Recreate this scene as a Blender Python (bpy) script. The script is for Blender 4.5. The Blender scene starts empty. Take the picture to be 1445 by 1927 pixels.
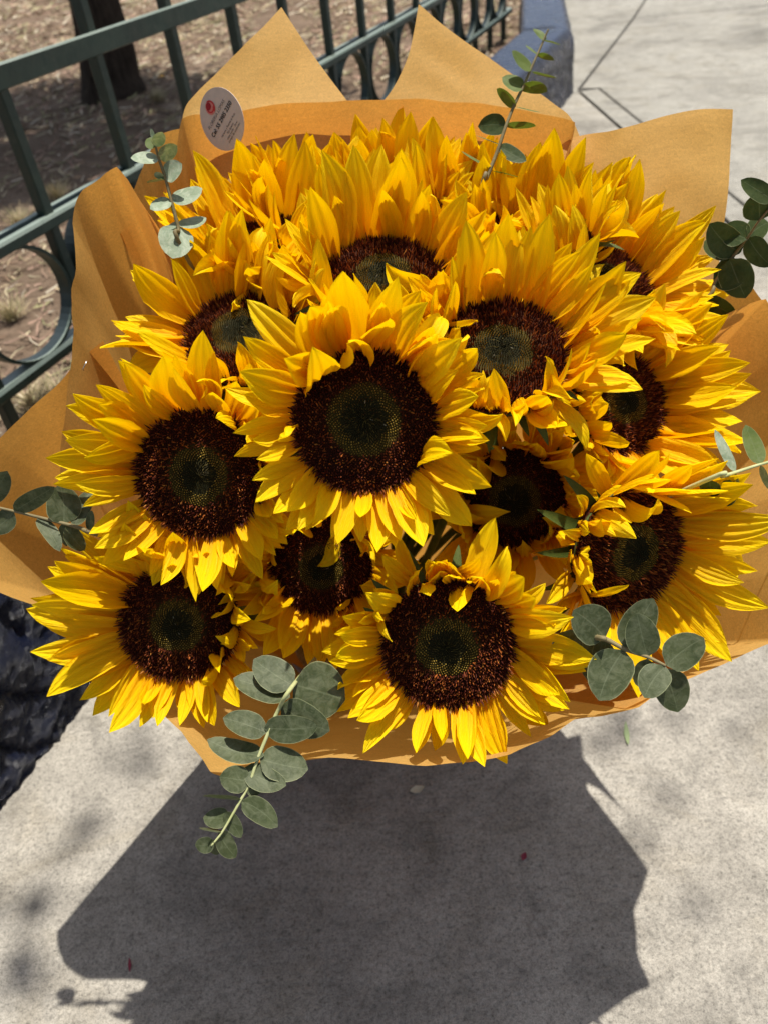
import bpy, math, random
from mathutils import Vector, Matrix, noise
random.seed(7)
R = math.radians
PI = math.pi
sc = bpy.context.scene
col = sc.collection

# ------------------------------------------------------------------ camera
H = 1.05                       # camera height in metres
FPX, CX, CY = 1447.0, 722.5, 963.5
NAD = (930.0, 2650.0)          # vanishing point of the verticals
_d = Vector((NAD[0]-CX, NAD[1]-CY, FPX)).normalized()
_up = -_d
_z = Vector((0, 0, 1))
_fw = (_z - _up*_z.dot(_up)).normalized()
_r = _fw.cross(_up)
WM = Matrix((_r, _fw, _up))    # camera axes (x right, y down, z forward) -> world
CAM = Vector((0, 0, H))
def ray(px, py): return WM @ Vector(((px-CX)/FPX, (py-CY)/FPX, 1.0))
def P(px, py, t): return CAM + ray(px, py)*t
def G(px, py, z=0.0):
    v = ray(px, py); return CAM + v*((H-z)/-v.z)
CR, CU, CB = WM @ Vector((1, 0, 0)), WM @ Vector((0, -1, 0)), WM @ Vector((0, 0, -1))
cd = bpy.data.cameras.new('camera'); cam = bpy.data.objects.new('camera', cd); col.objects.link(cam)
m = Matrix.Identity(4)
for i in range(3):
    m[i][0], m[i][1], m[i][2], m[i][3] = CR[i], CU[i], CB[i], CAM[i]
cam.matrix_world = m
cd.sensor_fit = 'VERTICAL'; cd.sensor_height = 36.0; cd.lens = 36.0*FPX/1927.0
cd.clip_start = 0.02; cd.clip_end = 800
cd.dof.use_dof = True; cd.dof.focus_distance = 0.60; cd.dof.aperture_fstop = 8.0
sc.camera = cam

# ------------------------------------------------------------------ sky, sun, exposure
SUN = Vector((0.17, 0.20, 1.0)).normalized()
elev = math.asin(SUN.z); azim = math.atan2(SUN.x, SUN.y)
w = bpy.data.worlds.new('World'); sc.world = w; w.use_nodes = True
nt = w.node_tree
sky = nt.nodes.new('ShaderNodeTexSky'); sky.sky_type = 'NISHITA'; sky.sun_disc = False
sky.sun_elevation = elev; sky.sun_rotation = azim
bg = nt.nodes['Background']; bg.inputs['Strength'].default_value = 0.09
sky.dust_density = 2.0
hs = nt.nodes.new('ShaderNodeHueSaturation'); hs.inputs['Saturation'].default_value = 0.68   # hazy city sky, camera white balance
nt.links.new(sky.outputs['Color'], hs.inputs['Color'])
nt.links.new(hs.outputs['Color'], bg.inputs['Color'])
sl = bpy.data.lights.new('sun', 'SUN'); sl.energy = 5.0; sl.angle = R(0.53); sl.color = (1.0, 0.95, 0.87)
so = bpy.data.objects.new('sun', sl); col.objects.link(so)
so.rotation_euler = (-SUN).to_track_quat('-Z', 'Y').to_euler(); so.location = SUN*12
sc.view_settings.view_transform = 'Standard'; sc.view_settings.look = 'None'
sc.view_settings.exposure = 0.45; sc.view_settings.gamma = 1.0
sc.view_settings.use_curve_mapping = False
sc.cycles.max_bounces = 8; sc.cycles.transparent_max_bounces = 8

# ------------------------------------------------------------------ helpers
def obj(name, verts, faces, mat, parent=None, smooth=True, cols=None):
    o_ = parent.location if parent is not None else Vector((0, 0, 0))
    me = bpy.data.meshes.new(name)
    me.from_pydata([tuple(Vector(v)-o_) for v in verts], [], faces)
    if smooth: me.polygons.foreach_set('use_smooth', [True]*len(me.polygons))
    if cols is not None:
        a = me.color_attributes.new('tint', 'FLOAT_COLOR', 'POINT')
        a.data.foreach_set('color', [c for q in cols for c in (q[0], q[1], q[2], 1.0)])
    me.update()
    if mat is not None: me.materials.append(mat)
    o = bpy.data.objects.new(name, me); col.objects.link(o)
    if parent is not None: o.parent = parent
    return o
def tag(o, label=None, cat=None, group=None, kind=None):
    if label: o['label'] = label
    if cat: o['category'] = cat
    if group: o['group'] = group
    if kind: o['kind'] = kind
    return o
def thing(name, loc, label, cat, group=None):
    o = bpy.data.objects.new(name, None); o.location = loc; o.empty_display_size = .03; col.objects.link(o)
    return tag(o, label, cat, group)
def tube(path, radii, n=8, cap=True):
    vs, fs = [], []
    path = [Vector(p) for p in path]
    ref = None
    for i, p in enumerate(path):
        t = (path[min(i+1, len(path)-1)] - path[max(i-1, 0)]).normalized()
        if ref is None:
            ref = t.orthogonal().normalized()
        ref = (ref - t*ref.dot(t)).normalized()
        b = t.cross(ref)
        rr = radii[i] if isinstance(radii, (list, tuple)) else radii
        for k in range(n):
            a = 2*PI*k/n
            vs.append(p + (ref*math.cos(a) + b*math.sin(a))*rr)
    for i in range(len(path)-1):
        for k in range(n):
            fs.append((i*n+k, i*n+(k+1) % n, (i+1)*n+(k+1) % n, (i+1)*n+k))
    if cap:
        fs.append(tuple(range(n-1, -1, -1))); fs.append(tuple((len(path)-1)*n+k for k in range(n)))
    return vs, fs
def catmull(pts, per=6):
    pts = [Vector(p) for p in pts]; out = []
    for i in range(len(pts)-1):
        p0 = pts[max(i-1, 0)]; p1 = pts[i]; p2 = pts[i+1]; p3 = pts[min(i+2, len(pts)-1)]
        for k in range(per):
            t = k/per
            out.append(.5*((2*p1) + (p2-p0)*t + (2*p0-5*p1+4*p2-p3)*t*t + (3*p1-p0-3*p2+p3)*t**3))
    out.append(pts[-1]); return out

class NT:
    def __init__(s, name):
        s.m = bpy.data.materials.new(name); s.m.use_nodes = True
        s.t = s.m.node_tree; s.t.nodes.clear()
        s.out = s.n('ShaderNodeOutputMaterial')
    def n(s, typ, **kw):
        nd = s.t.nodes.new(typ)
        for k, v in kw.items():
            if k in nd.inputs.keys(): pass
            setattr(nd, k, v)
        return nd
    def l(s, a, b): s.t.links.new(a, b)
    def val(s, nd, **kw):
        for k, v in kw.items(): nd.inputs[k].default_value = v
        return nd
    def noise(s, vec, scale, detail=4, rough=.6, dist=0.0):
        nd = s.n('ShaderNodeTexNoise'); nd.inputs['Scale'].default_value = scale
        nd.inputs['Detail'].default_value = detail; nd.inputs['Roughness'].default_value = rough
        nd.inputs['Distortion'].default_value = dist
        if vec is not None: s.l(vec, nd.inputs['Vector'])
        return nd.outputs['Fac']
    def ramp(s, fac, stops, interp='LINEAR'):
        nd = s.n('ShaderNodeValToRGB'); nd.color_ramp.interpolation = interp
        e = nd.color_ramp.elements
        while len(e) < len(stops): e.new(.5)
        for q, (p, c) in zip(e, stops):
            q.position = p; q.color = (c[0], c[1], c[2], 1) if not isinstance(c, (int, float)) else (c, c, c, 1)
        s.l(fac, nd.inputs['Fac']); return nd.outputs['Color']
    def mix(s, fac, a, b, mode='MIX'):
        nd = s.n('ShaderNodeMix', data_type='RGBA', blend_type=mode)
        for sock, v in ((nd.inputs['Factor'], fac), (nd.inputs[6], a), (nd.inputs[7], b)):
            if isinstance(v, bpy.types.NodeSocket): s.l(v, sock)
            elif isinstance(v, (int, float)): sock.default_value = v if sock.type == 'VALUE' else (v, v, v, 1)
            else: sock.default_value = (v[0], v[1], v[2], 1)
        return nd.outputs[2]
    def coord(s, what='Object'): return s.n('ShaderNodeTexCoord').outputs[what]
    def map(s, vec, scale=(1, 1, 1), rot=(0, 0, 0)):
        nd = s.n('ShaderNodeMapping'); nd.inputs['Scale'].default_value = scale; nd.inputs['Rotation'].default_value = rot
        s.l(vec, nd.inputs['Vector']); return nd.outputs['Vector']
    def bump(s, h, strength=.3, dist=.01, normal=None):
        nd = s.n('ShaderNodeBump'); nd.inputs['Strength'].default_value = strength; nd.inputs['Distance'].default_value = dist
        s.l(h, nd.inputs['Height'])
        if normal is not None: s.l(normal, nd.inputs['Normal'])
        return nd.outputs['Normal']
    def pbsdf(s, color, rough=.7, normal=None, spec=.5, **kw):
        nd = s.n('ShaderNodeBsdfPrincipled')
        for sock, v in ((nd.inputs['Base Color'], color), (nd.inputs['Roughness'], rough)):
            if isinstance(v, bpy.types.NodeSocket): s.l(v, sock)
            elif isinstance(v, (int, float)): sock.default_value = v
            else: sock.default_value = (v[0], v[1], v[2], 1)
        nd.inputs['Specular IOR Level'].default_value = spec
        if normal is not None: s.l(normal, nd.inputs['Normal'])
        for k, v in kw.items(): nd.inputs[k].default_value = v
        return nd.outputs[0]
    def translucent(s, surf, color, fac, normal=None):
        nd = s.n('ShaderNodeBsdfTranslucent')
        if isinstance(color, bpy.types.NodeSocket): s.l(color, nd.inputs['Color'])
        else: nd.inputs['Color'].default_value = (color[0], color[1], color[2], 1)
        if normal is not None: s.l(normal, nd.inputs['Normal'])
        mx = s.n('ShaderNodeMixShader'); mx.inputs[0].default_value = fac
        s.l(surf, mx.inputs[1]); s.l(nd.outputs[0], mx.inputs[2]); return mx.outputs[0]
    def done(s, surf): s.l(surf, s.out.inputs['Surface']); return s.m

# ------------------------------------------------------------------ materials
def mat_concrete(name, base, light):
    q = NT(name); c = q.coord()
    big = q.noise(c, 1.6, 5, .6, .4); med = q.noise(c, 11, 6, .65, .8)
    fine = q.noise(c, 210, 4, .75); grit = q.noise(c, 620, 2, .7)
    st = q.noise(q.map(c, (1.0, 5, 1), (0, 0, .9)), 5.0, 5, .6, 2.2)
    k = q.ramp(med, [(.28, .66), (.45, .95), (.72, 1.18)])
    a = q.mix(1.0, q.ramp(big, [(.30, tuple(x*.70 for x in base)), (.5, tuple((x+y)/2 for x, y in zip(base, light))), (.70, light)]), k, 'MULTIPLY')
    a = q.mix(.35, a, q.ramp(st, [(.32, .78), (.68, 1.18)]), 'MULTIPLY')
    a = q.mix(.95, a, q.ramp(fine, [(.34, .50), (.48, 1.0), (.70, 1.25)]), 'MULTIPLY')
    a = q.mix(.6, a, q.ramp(q.noise(c, 75, 5, .7, .5), [(.36, .66), (.5, 1.0), (.66, 1.16)]), 'MULTIPLY')
    a = q.mix(.7, a, q.ramp(grit, [(.36, .5), (.5, 1.0), (.66, 1.25)]), 'MULTIPLY')
    vo = q.n('ShaderNodeTexVoronoi'); vo.inputs['Scale'].default_value = 95; q.l(c, vo.inputs['Vector'])
    pit = q.ramp(vo.outputs['Distance'], [(.10, .35), (.26, 1.0)])
    a = q.mix(q.ramp(q.noise(c, 34, 3), [(.52, 0), (.62, .55)]), a, q.mix(1, a, pit, 'MULTIPLY'))
    st2 = q.ramp(q.noise(q.map(c, (1, 1, 1), (0, 0, .4)), 4.3, 6, .7, 1.5), [(.50, 0), (.66, .5)])
    a = q.mix(st2, a, q.mix(1, a, (.74, .70, .62), 'MULTIPLY'))
    hm = q.mix(.5, fine, med)
    return q.done(q.pbsdf(a, .85, q.bump(hm, .45, .004, q.bump(st, .25, .01)), .3))
M_CON = mat_concrete('concrete_near', (.255, .236, .200), (.355, .332, .285))
M_CON2 = mat_concrete('concrete_pale', (.238, .224, .192), (.303, .289, .250))
def mat_joint():
    q = NT('joint_dirt'); return q.done(q.pbsdf(q.ramp(q.noise(q.coord(), 60), [(.3, (.05, .045, .04)), (.7, (.13, .12, .10))]), .95))
M_JOINT = mat_joint()
def mat_soil():
    q = NT('soil'); c = q.coord()
    a = q.ramp(q.noise(c, 2.2, 6, .65, .6), [(.3, (.12, .082, .055)), (.55, (.20, .142, .098)), (.75, (.28, .21, .15))])
    a = q.mix(.7, a, q.ramp(q.noise(c, 55, 5, .7, .5), [(.3, .5), (.5, 1.0), (.7, 1.35)]), 'MULTIPLY')
    return q.done(q.pbsdf(a, .95, q.bump(q.noise(c, 70, 6, .75), .8, .02), .15))
M_SOIL = mat_soil()
def mat_tint(name, rough=.8, trans=0.0, spec=.3, boost=1.0, fine=None):
    q = NT(name); at = q.n('ShaderNodeAttribute'); at.attribute_name = 'tint'
    c = at.outputs['Color']
    if fine: c = q.mix(.6, c, q.ramp(q.noise(q.coord(), fine, 3), [(.3, .6), (.7, 1.35)]), 'MULTIPLY')
    s = q.pbsdf(c, rough, None, spec)
    if trans: s = q.translucent(s, c, trans)
    return q.done(s)
M_STRAW = mat_tint('straw', .8, .15)
M_FLORET = mat_tint('floret', .6, .0, .12)
def sunlit_dust_up(q, lo=.55, hi=.95):  # mask of upward faces: sunlight put into the colour, along with settled dust
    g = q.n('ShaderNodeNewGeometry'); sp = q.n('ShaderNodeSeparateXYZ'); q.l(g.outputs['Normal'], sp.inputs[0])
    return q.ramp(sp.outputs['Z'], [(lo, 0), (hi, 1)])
def mat_kerb():
    q = NT('blue_kerb_paint'); c = q.coord()
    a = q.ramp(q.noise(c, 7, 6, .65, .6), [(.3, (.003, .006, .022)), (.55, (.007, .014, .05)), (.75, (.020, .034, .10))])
    wear = q.ramp(q.noise(c, 19, 7, .72, .8), [(.60, 0), (.68, .8)])
    a = q.mix(wear, a, q.ramp(q.noise(c, 40, 4), [(.3, (.022, .016, .011)), (.7, (.085, .062, .04))]))
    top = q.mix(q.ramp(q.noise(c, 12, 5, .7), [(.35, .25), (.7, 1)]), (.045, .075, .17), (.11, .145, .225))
    a = q.mix(q.mix(1, sunlit_dust_up(q, .8, .98), .85, 'MULTIPLY'), a, top)  # paler top over dark face: sun and shade put into the paint, plus dust
    rg = q.ramp(q.noise(c, 22, 4), [(.3, .16), (.7, .42)])
    h = q.mix(.5, q.noise(c, 60, 9, .8, 1.2), q.noise(c, 190, 5, .8))
    return q.done(q.pbsdf(a, rg, q.bump(h, 1.0, .03), .6))
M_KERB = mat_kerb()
def mat_iron():
    q = NT('green_fence_paint'); c = q.coord()
    a = q.ramp(q.noise(c, 9, 5, .6), [(.3, (.004, .014, .009)), (.7, (.012, .032, .021))])
    dust = q.ramp(q.noise(c, 28, 7, .7, .5), [(.58, 0), (.78, .4)])
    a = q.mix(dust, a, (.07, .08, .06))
    a = q.mix(q.mix(1, sunlit_dust_up(q, .5, .9), .8, 'MULTIPLY'), a, (.24, .29, .245))  # rail tops coloured paler for sunlight as well as dust
    return q.done(q.pbsdf(a, q.ramp(q.noise(c, 40, 3), [(.3, .34), (.7, .58)]), q.bump(q.noise(c, 90, 5, .7), .3, .003), .5))
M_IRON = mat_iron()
def mat_bark():
    q = NT('bark'); c = q.map(q.coord(), (1, 1, .3))
    a = q.ramp(q.noise(c, 22, 7, .7, .7), [(.3, (.022, .016, .012)), (.7, (.10, .075, .055))])
    return q.done(q.pbsdf(a, .95, q.bump(q.noise(c, 30, 8, .75, .8), 1.0, .03), .1))
M_BARK = mat_bark()
def mat_treeleaf():
    q = NT('tree_leaf'); oi = q.noise(q.coord(), 9, 2)
    a = q.ramp(oi, [(.3, (.03, .06, .015)), (.7, (.08, .13, .03))])
    return q.done(q.translucent(q.pbsdf(a, .6), a, .3))
M_TLEAF = mat_treeleaf()
def mat_petal():
    q = NT('petal_yellow'); c = q.coord()
    sp = q.n('ShaderNodeSeparateXYZ'); q.l(c, sp.inputs[0])
    rnd = q.n('ShaderNodeObjectInfo').outputs['Random']
    grad = q.ramp(sp.outputs['Y'], [(0, (.92, .40, .001)), (.3, (.95, .57, .001)), (1, (.97, .72, .002))])
    a = q.mix(q.ramp(rnd, [(0, 0), (1, .5)]), grad, q.ramp(sp.outputs['Y'], [(0, (.92, .48, .003)), (1, (.98, .78, .003))]))
    vein = q.noise(q.map(c, (34, 1.6, 1)), 1.6, 4, .6)
    a = q.mix(.35, a, q.ramp(vein, [(.3, (.86, .78, .6)), (.6, (1.03, 1.03, 1.0))]), 'MULTIPLY')
    nb = q.bump(vein, .35, .03)
    s = q.pbsdf(a, .5, nb, .14)
    tr = q.mix(1, a, (1.0, .88, .4), 'MULTIPLY')
    return q.done(q.translucent(s, tr, .40))
M_PETAL = mat_petal()
def mat_green(name, c0, c1, rough=.6, trans=.2, scale=40):
    q = NT(name); c = q.coord()
    a = q.ramp(q.noise(c, scale, 4), [(.3, c0), (.7, c1)])
    s = q.pbsdf(a, rough, q.bump(q.noise(c, scale*4, 4), .15, .002), .2)
    if trans: s = q.translucent(s, a, trans)
    return q.done(s)
M_SEPAL = mat_green('sepal_green', (.050, .070, .010), (.095, .125, .020))
M_STEM = mat_green('stem_green', (.07, .11, .025), (.12, .17, .045), trans=0)
def mat_euc(name, dark, lightc, bloom, tr):
    q = NT(name); c = q.coord()
    at = q.n('ShaderNodeUVMap'); sp = q.n('ShaderNodeSeparateXYZ'); q.l(at.outputs[0], sp.inputs[0])
    a = q.ramp(q.noise(c, 55, 5, .6, .6), [(.3, dark), (.7, lightc)])
    bl = q.ramp(q.noise(c, 120, 6, .7, 1.0), [(.42, 0), (.66, .55)])
    a = q.mix(bl, a, bloom)
    # pale midrib and leaf edge
    ab = q.n('ShaderNodeMath', operation='ABSOLUTE'); q.l(sp.outputs['X'], ab.inputs[0])
    a = q.mix(q.ramp(ab.outputs[0], [(.012, .22), (.05, 0)]), a, (.24, .27, .17))
    a = q.mix(q.ramp(ab.outputs[0], [(.95, 0), (.99, .6)]), a, (.36, .38, .20))
    s = q.pbsdf(a, .55, q.bump(q.noise(c, 170, 5, .65), .25, .002), .22)
    return q.done(q.translucent(s, q.mix(1, a, (1.0, 1.15, .35), 'MULTIPLY'), tr))
M_EUC = mat_euc('eucalyptus_leaf', (.034, .046, .018), (.072, .088, .038), (.16, .175, .105), .14)
M_EUCPALE = mat_euc('eucalyptus_pale', (.15, .20, .125), (.27, .33, .22), (.50, .54, .42), .16)
M_EUCGREEN = mat_euc('eucalyptus_green', (.07, .105, .02), (.12, .165, .04), (.16, .20, .08), .28)
M_EUCDARK = mat_euc('eucalyptus_dark', (.024, .042, .008), (.048, .070, .016), (.075, .095, .03), .14)
M_ESTEM = mat_green('eucalyptus_stem', (.30, .32, .13), (.45, .46, .24), .6, 0, 70)
M_ESTEMB = mat_green('eucalyptus_stem_brown', (.14, .11, .05), (.22, .18, .09), .6, 0, 70)
def mat_paper():
    q = NT('golden_paper'); c = q.coord()
    fib = q.noise(q.map(c, (1, 1, 1), (.4, .3, .7)), 300, 5, .75, 1.8)
    fib2 = q.noise(q.map(c, (40, 520, 300), (.5, .2, .6)), 1.0, 3, .6, .4)
    cl = q.noise(c, 7, 4, .6)
    a = q.ramp(cl, [(.3, (.60, .350, .090)), (.7, (.66, .415, .128))])
    a = q.mix(.55, a, q.ramp(fib, [(.3, .62), (.7, 1.3)]), 'MULTIPLY')
    a = q.mix(.22, a, q.ramp(fib2, [(.3, .7), (.7, 1.2)]), 'MULTIPLY')
    nb = q.bump(q.mix(.5, fib, fib2), .22, .0015)
    s = q.pbsdf(a, .62, nb, .22)
    tr = q.mix(1, a, (1.15, .90, .55), 'MULTIPLY')
    return q.done(q.translucent(s, tr, .46))
M_PAPER = mat_paper()
def flat(name, color, rough=.6, spec=.3, metal=0.0):
    q = NT(name); c = q.coord()
    a = q.mix(.25, color, q.ramp(q.noise(c, 120, 3), [(.3, .75), (.7, 1.2)]), 'MULTIPLY')
    return q.done(q.pbsdf(a, rough, None, spec, Metallic=metal))
M_STICK = flat('sticker_paper', (.56, .46, .39), .5, .3)
M_INK = flat('ink', (.03, .025, .02)); M_INKG = flat('ink_grey', (.17, .145, .13))
M_ROSE = flat('rose_red', (.50, .03, .03)); M_ROSE2 = flat('rose_pink', (.62, .20, .17)); M_ROSE3 = flat('rose_dark', (.30, .01, .015))
M_STEEL = flat('staple_steel', (.7, .68, .62), .25, .5, 1.0)

# ------------------------------------------------------------------ the setting
gv = [(-300, -300, -.06), (300, -300, -.06), (300, 300, -.06), (-300, 300, -.06)]
tag(obj('ground', gv, [(0, 1, 2, 3)], M_JOINT, None, False), kind='structure')
pav = obj('pavement', [(-5, -4, -.02), (13, -4, -.02), (13, 15, -.02), (-5, 15, -.02)], [(0, 1, 2, 3)], M_JOINT, None, False)
tag(pav, kind='structure')
def slab(poly, mat):
    n = len(poly); c = Vector((sum(p[0] for p in poly)/n, sum(p[1] for p in poly)/n, 0))
    vs = [(x, y, -.04) for x, y in poly]
    vs += [(x, y, -.004) for x, y in poly]
    ins = []
    for x, y in poly:
        d = (c - Vector((x, y, 0))).normalized()*.007
        ins.append((x+d.x, y+d.y, 0))
    vs += ins
    fs = []
    for k in range(n):
        j = (k+1) % n
        fs += [(k, j, n+j, n+k), (n+k, n+j, 2*n+j, 2*n+k)]
    fs.append(tuple(2*n+k for k in range(n)))
    return obj('slab', vs, fs, mat, pav, False)
slab([(-4, -3), (1.20, -3), (1.285, 4.42), (-4, 4.42)], M_CON)
slab([(1.216, -3), (1.312, -3), (1.394, 4.45), (1.300, 4.45)], M_CON2)
slab([(1.328, -3), (9, -3), (9, 5.10), (2.180, 6.245), (1.318, 4.50), (1.410, 4.465)], M_CON2)
slab([(2.190, 6.265), (9, 5.125), (12.5, 14), (5.8, 14)], M_CON2)
slab([(-4, 4.435), (1.285, 4.435), (1.300, 4.50), (2.172, 6.265), (5.785, 14), (-4, 14)], M_CON2)

AZ = R(26.6); KD = Vector((math.sin(AZ), math.cos(AZ), 0)); KN = Vector((math.cos(AZ), -math.sin(AZ), 0))
KF = -.857                      # kerb face, along KN
KEND = 4.60
TURN = R(14)
KH = .30
# --- kerb: a swept rounded block that turns the corner at its far end
def build_kerb():
    prof = [(0.0, -.05), (0.0, 0.0)]
    for i in range(1, 30): prof.append((0.0-.012*i/30, .235*i/30))
    for i in range(0, 7):
        a = R(90*i/6); prof.append((-.014-.06*(1-math.cos(a)), .24+.06*math.sin(a)))
    for i in range(1, 9): prof.append((-.074-.17*i/8, .30))
    for i in range(0, 4):
        a = R(90*i/3); prof.append((-.25-.03*math.sin(a), .30-.03*(1-math.cos(a))))
    prof.append((-.28, .0))
    path = []                   # (point on face line, outward normal)
    s = -1.4
    while s < KEND-.10:
        path.append((KN*KF + KD*s, KN.copy()))
        s += .007 if -.1 < s < 1.0 else .03
    c = KN*(KF-.10) + KD*(KEND-.10)
    K2 = (KN*math.cos(TURN) + KD*math.sin(TURN)); D2 = (KD*math.cos(TURN) - KN*math.sin(TURN))
    for i in range(0, 7):
        a = TURN*i/6; nn = KN*math.cos(a) + KD*math.sin(a)
        path.append((c + nn*.10, nn))
    for i in range(1, 60):
        path.append((c + K2*.10 + D2*.08*i, K2.copy()))
    n = len(prof); vs = []; fs = []
    for p, nn in path:
        for o, z in prof:
            q = p + nn*o; q.z = z
            near = 1.0 if (q-Vector((-.7, .7, 0))).length < 2.2 else .45
            k = noise.fractal(q*9, 1.0, 2.2, 5)*.014 + noise.noise(q*26)*.006
            cell = noise.voronoi(q*9+Vector((0, 0, noise.noise(q*6))))[0]; k += -.012*max(0, .10-(cell[1]-cell[0]))/.10 + noise.noise(q*55)*.006 + noise.noise(q*120)*.003
            amt = near*(1.0 if z < .26 else .35)
            dv = nn if z < .26 else Vector((0, 0, 1))
            vs.append(q + dv*k*amt)
    for i in range(len(path)-1):
        for k in range(n-1):
            fs.append((i*n+k, i*n+k+1, (i+1)*n+k+1, (i+1)*n+k))
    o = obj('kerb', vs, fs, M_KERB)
    tag(o, 'rough navy blue painted kerb with worn patches between pavement and bare soil', 'kerb')
build_kerb()
# --- soil behind the kerb
SZ = .13
def soil_z(x, y):
    v = Vector((x, y, 0))
    return SZ + noise.fractal(v*2.2, 1, 2.1, 5)*.03 + noise.noise(v*17)*.008
def build_soil():
    vs, fs = [], []; ns, no = 150, 110
    for i in range(ns+1):
        for k in range(no+1):
            s = -2.5 + 17.0*i/ns; o = -KF + .24 + 11.0*(k/no)**1.4
            p = KD*s - KN*o; vs.append((p.x, p.y, soil_z(p.x, p.y)))
    for i in range(ns):
        for k in range(no):
            a = i*(no+1)+k; fs.append((a, a+1, a+no+2, a+no+1))
    # keep the corner beyond the kerb free of soil
    keep = []
    for f in fs:
        c = sum((Vector(vs[q]) for q in f), Vector())/4
        cc = c - (KN*KF + KD*KEND); cc.z = 0
        k2 = KN*math.cos(TURN) + KD*math.sin(TURN)
        if cc.dot(k2) < -.20: keep.append(f)
    tag(obj('soil', vs, keep, M_SOIL), kind='structure')
build_soil()
def build_straw():
    vs, fs, cs = [], [], []
    pal = [(.42, .33, .20), (.50, .42, .27), (.33, .22, .15), (.40, .26, .19), (.22, .14, .09), (.30, .28, .14), (.55, .48, .36)]
    rg = random.Random(3)
    def blade(p, ang, L, w, lift, c):
        d = Vector((math.cos(ang), math.sin(ang), 0)); sd = Vector((-d.y, d.x, 0))
        cv = rg.uniform(-.5, .5)*L
        b = len(vs)
        for i in range(3):
            t = i/2; q = p + d*(L*(t-.5)) + sd*(cv*(t-.5)**2*2) + Vector((0, 0, lift*t + .004))
            ww = w*(1.0, 1.0, .3)[i]
            vs.append(q-sd*ww); vs.append(q+sd*ww+Vector((0, 0, w*.6)))
            cs.extend([c, c])
        fs.append((b, b+1, b+3, b+2)); fs.append((b+2, b+3, b+5, b+4))
    n = 0
    while n < 34000:
        s = -.2 + 9.5*rg.random()**1.25; o = -KF + .30 + 7.5*rg.random()**1.5
        p = KD*s - KN*o
        cc = p - (KN*KF + KD*KEND)
        if cc.dot(KN*math.cos(TURN) + KD*math.sin(TURN)) > -.26: continue
        dens = noise.noise(Vector((p.x*1.7, p.y*1.7, 4.0)))
        if dens < rg.uniform(-.55, .35): continue
        p.z = soil_z(p.x, p.y)
        c = rg.choice(pal); k = rg.uniform(.6, 1.15); c = tuple(x*k for x in c)
        blade(p, rg.uniform(0, 2*PI), (rg.uniform(.015, .07))*(1+max(0, p.y-2.5)*.12), rg.uniform(.0014, .004)*(1+max(0, p.y-2.5)*.25), rg.uniform(0, .022), c); n += 1
    # dry tufts
    for px, py in ((110, 372), (42, 430), (300, 190), (70, 780), (120, 760), (25, 600)):
        g = G(px, py, SZ)
        for i in range(170):
            a = rg.uniform(0, 2*PI); rr = rg.random()*.05
            p = Vector((g.x+math.cos(a)*rr, g.y+math.sin(a)*rr, 0)); p.z = soil_z(p.x, p.y)
            c = rg.choice(pal[:2]+[pal[5]])
            blade(p+Vector((0, 0, 0)), a+rg.uniform(-.6, .6), rg.uniform(.03, .07), .0012, rg.uniform(.02, .07), c)
    tag(obj('dry_straw', vs, fs, M_STRAW, None, False, cs), 'scattered dry straw and leaf litter over the bare soil', 'straw', kind='stuff')
build_straw()

# --- fence
FAZ = R(25.5); FD = Vector((math.sin(FAZ), math.cos(FAZ), 0)); FN = Vector((math.cos(FAZ), -math.sin(FAZ), 0))
FDIST = 1.31
def FQ(s, z, o=0.0): return FN*(-FDIST+o) + FD*s + Vector((0, 0, z))
fence = thing('iron_fence', FQ(1.27, SZ), 'dark green painted iron fence with bars, rails and a row of rings', 'fence')
def fbox(name, s0, s1, z0, z1, o0, o1, bev=.003):
    prof = [(o0+bev, z0), (o1-bev, z0), (o1, z0+bev), (o1, z1-bev), (o1-bev, z1), (o0+bev, z1), (o0, z1-bev), (o0, z0+bev)]
    return prof
def rail(z, h, prof):
    s0, s1 = -.6, 5.3
    n = len(prof); vs = [FQ(s0, z+b, a) for a, b in prof] + [FQ(s1, z+b, a) for a, b in prof]
    fs = [(k, (k+1) % n, n+(k+1) % n, n+k) for k in range(n)] + [tuple(range(n-1, -1, -1)), tuple(range(n, 2*n))]
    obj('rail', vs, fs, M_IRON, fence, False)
rail(.795, .04, [(.017, -.022), (.024, -.019), (.024, .019), (.020, .022), (.014, .022), (.010, .019), (.010, -.019)])
rail(.525, .03, [(-.020, -.014), (.022, -.014), (.025, -.011), (.025, .006), (.020, .011), (.006, .012), (.003, .008), (-.001, .008), (-.004, .016), (-.020, .016)])
rail(.272, .03, [(-.018, -.014), (.018, -.014), (.022, -.008), (.022, .006), (.016, .013), (-.016, .013), (-.022, .006), (-.022, -.008)])
SP, SA = .30, 1.27
bw = .0135
def bar_mesh():
    prof = [(-bw, -bw+.003), (-bw+.003, -bw), (bw-.003, -bw), (bw, -bw+.003), (bw, bw-.003), (bw-.003, bw), (-bw+.003, bw), (-bw, bw-.003)]
    zs = [-.06, 1.02]
    vs = []
    for z in zs:
        for a, b in prof:
            p = FD*a + FN*b; vs.append((p.x, p.y, z))
    n = 8; fs = [(k, (k+1) % n, n+(k+1) % n, n+k) for k in range(n)] + [tuple(range(n, 2*n))]
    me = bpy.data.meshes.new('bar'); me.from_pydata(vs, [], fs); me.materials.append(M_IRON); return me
BM = bar_mesh()
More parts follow.
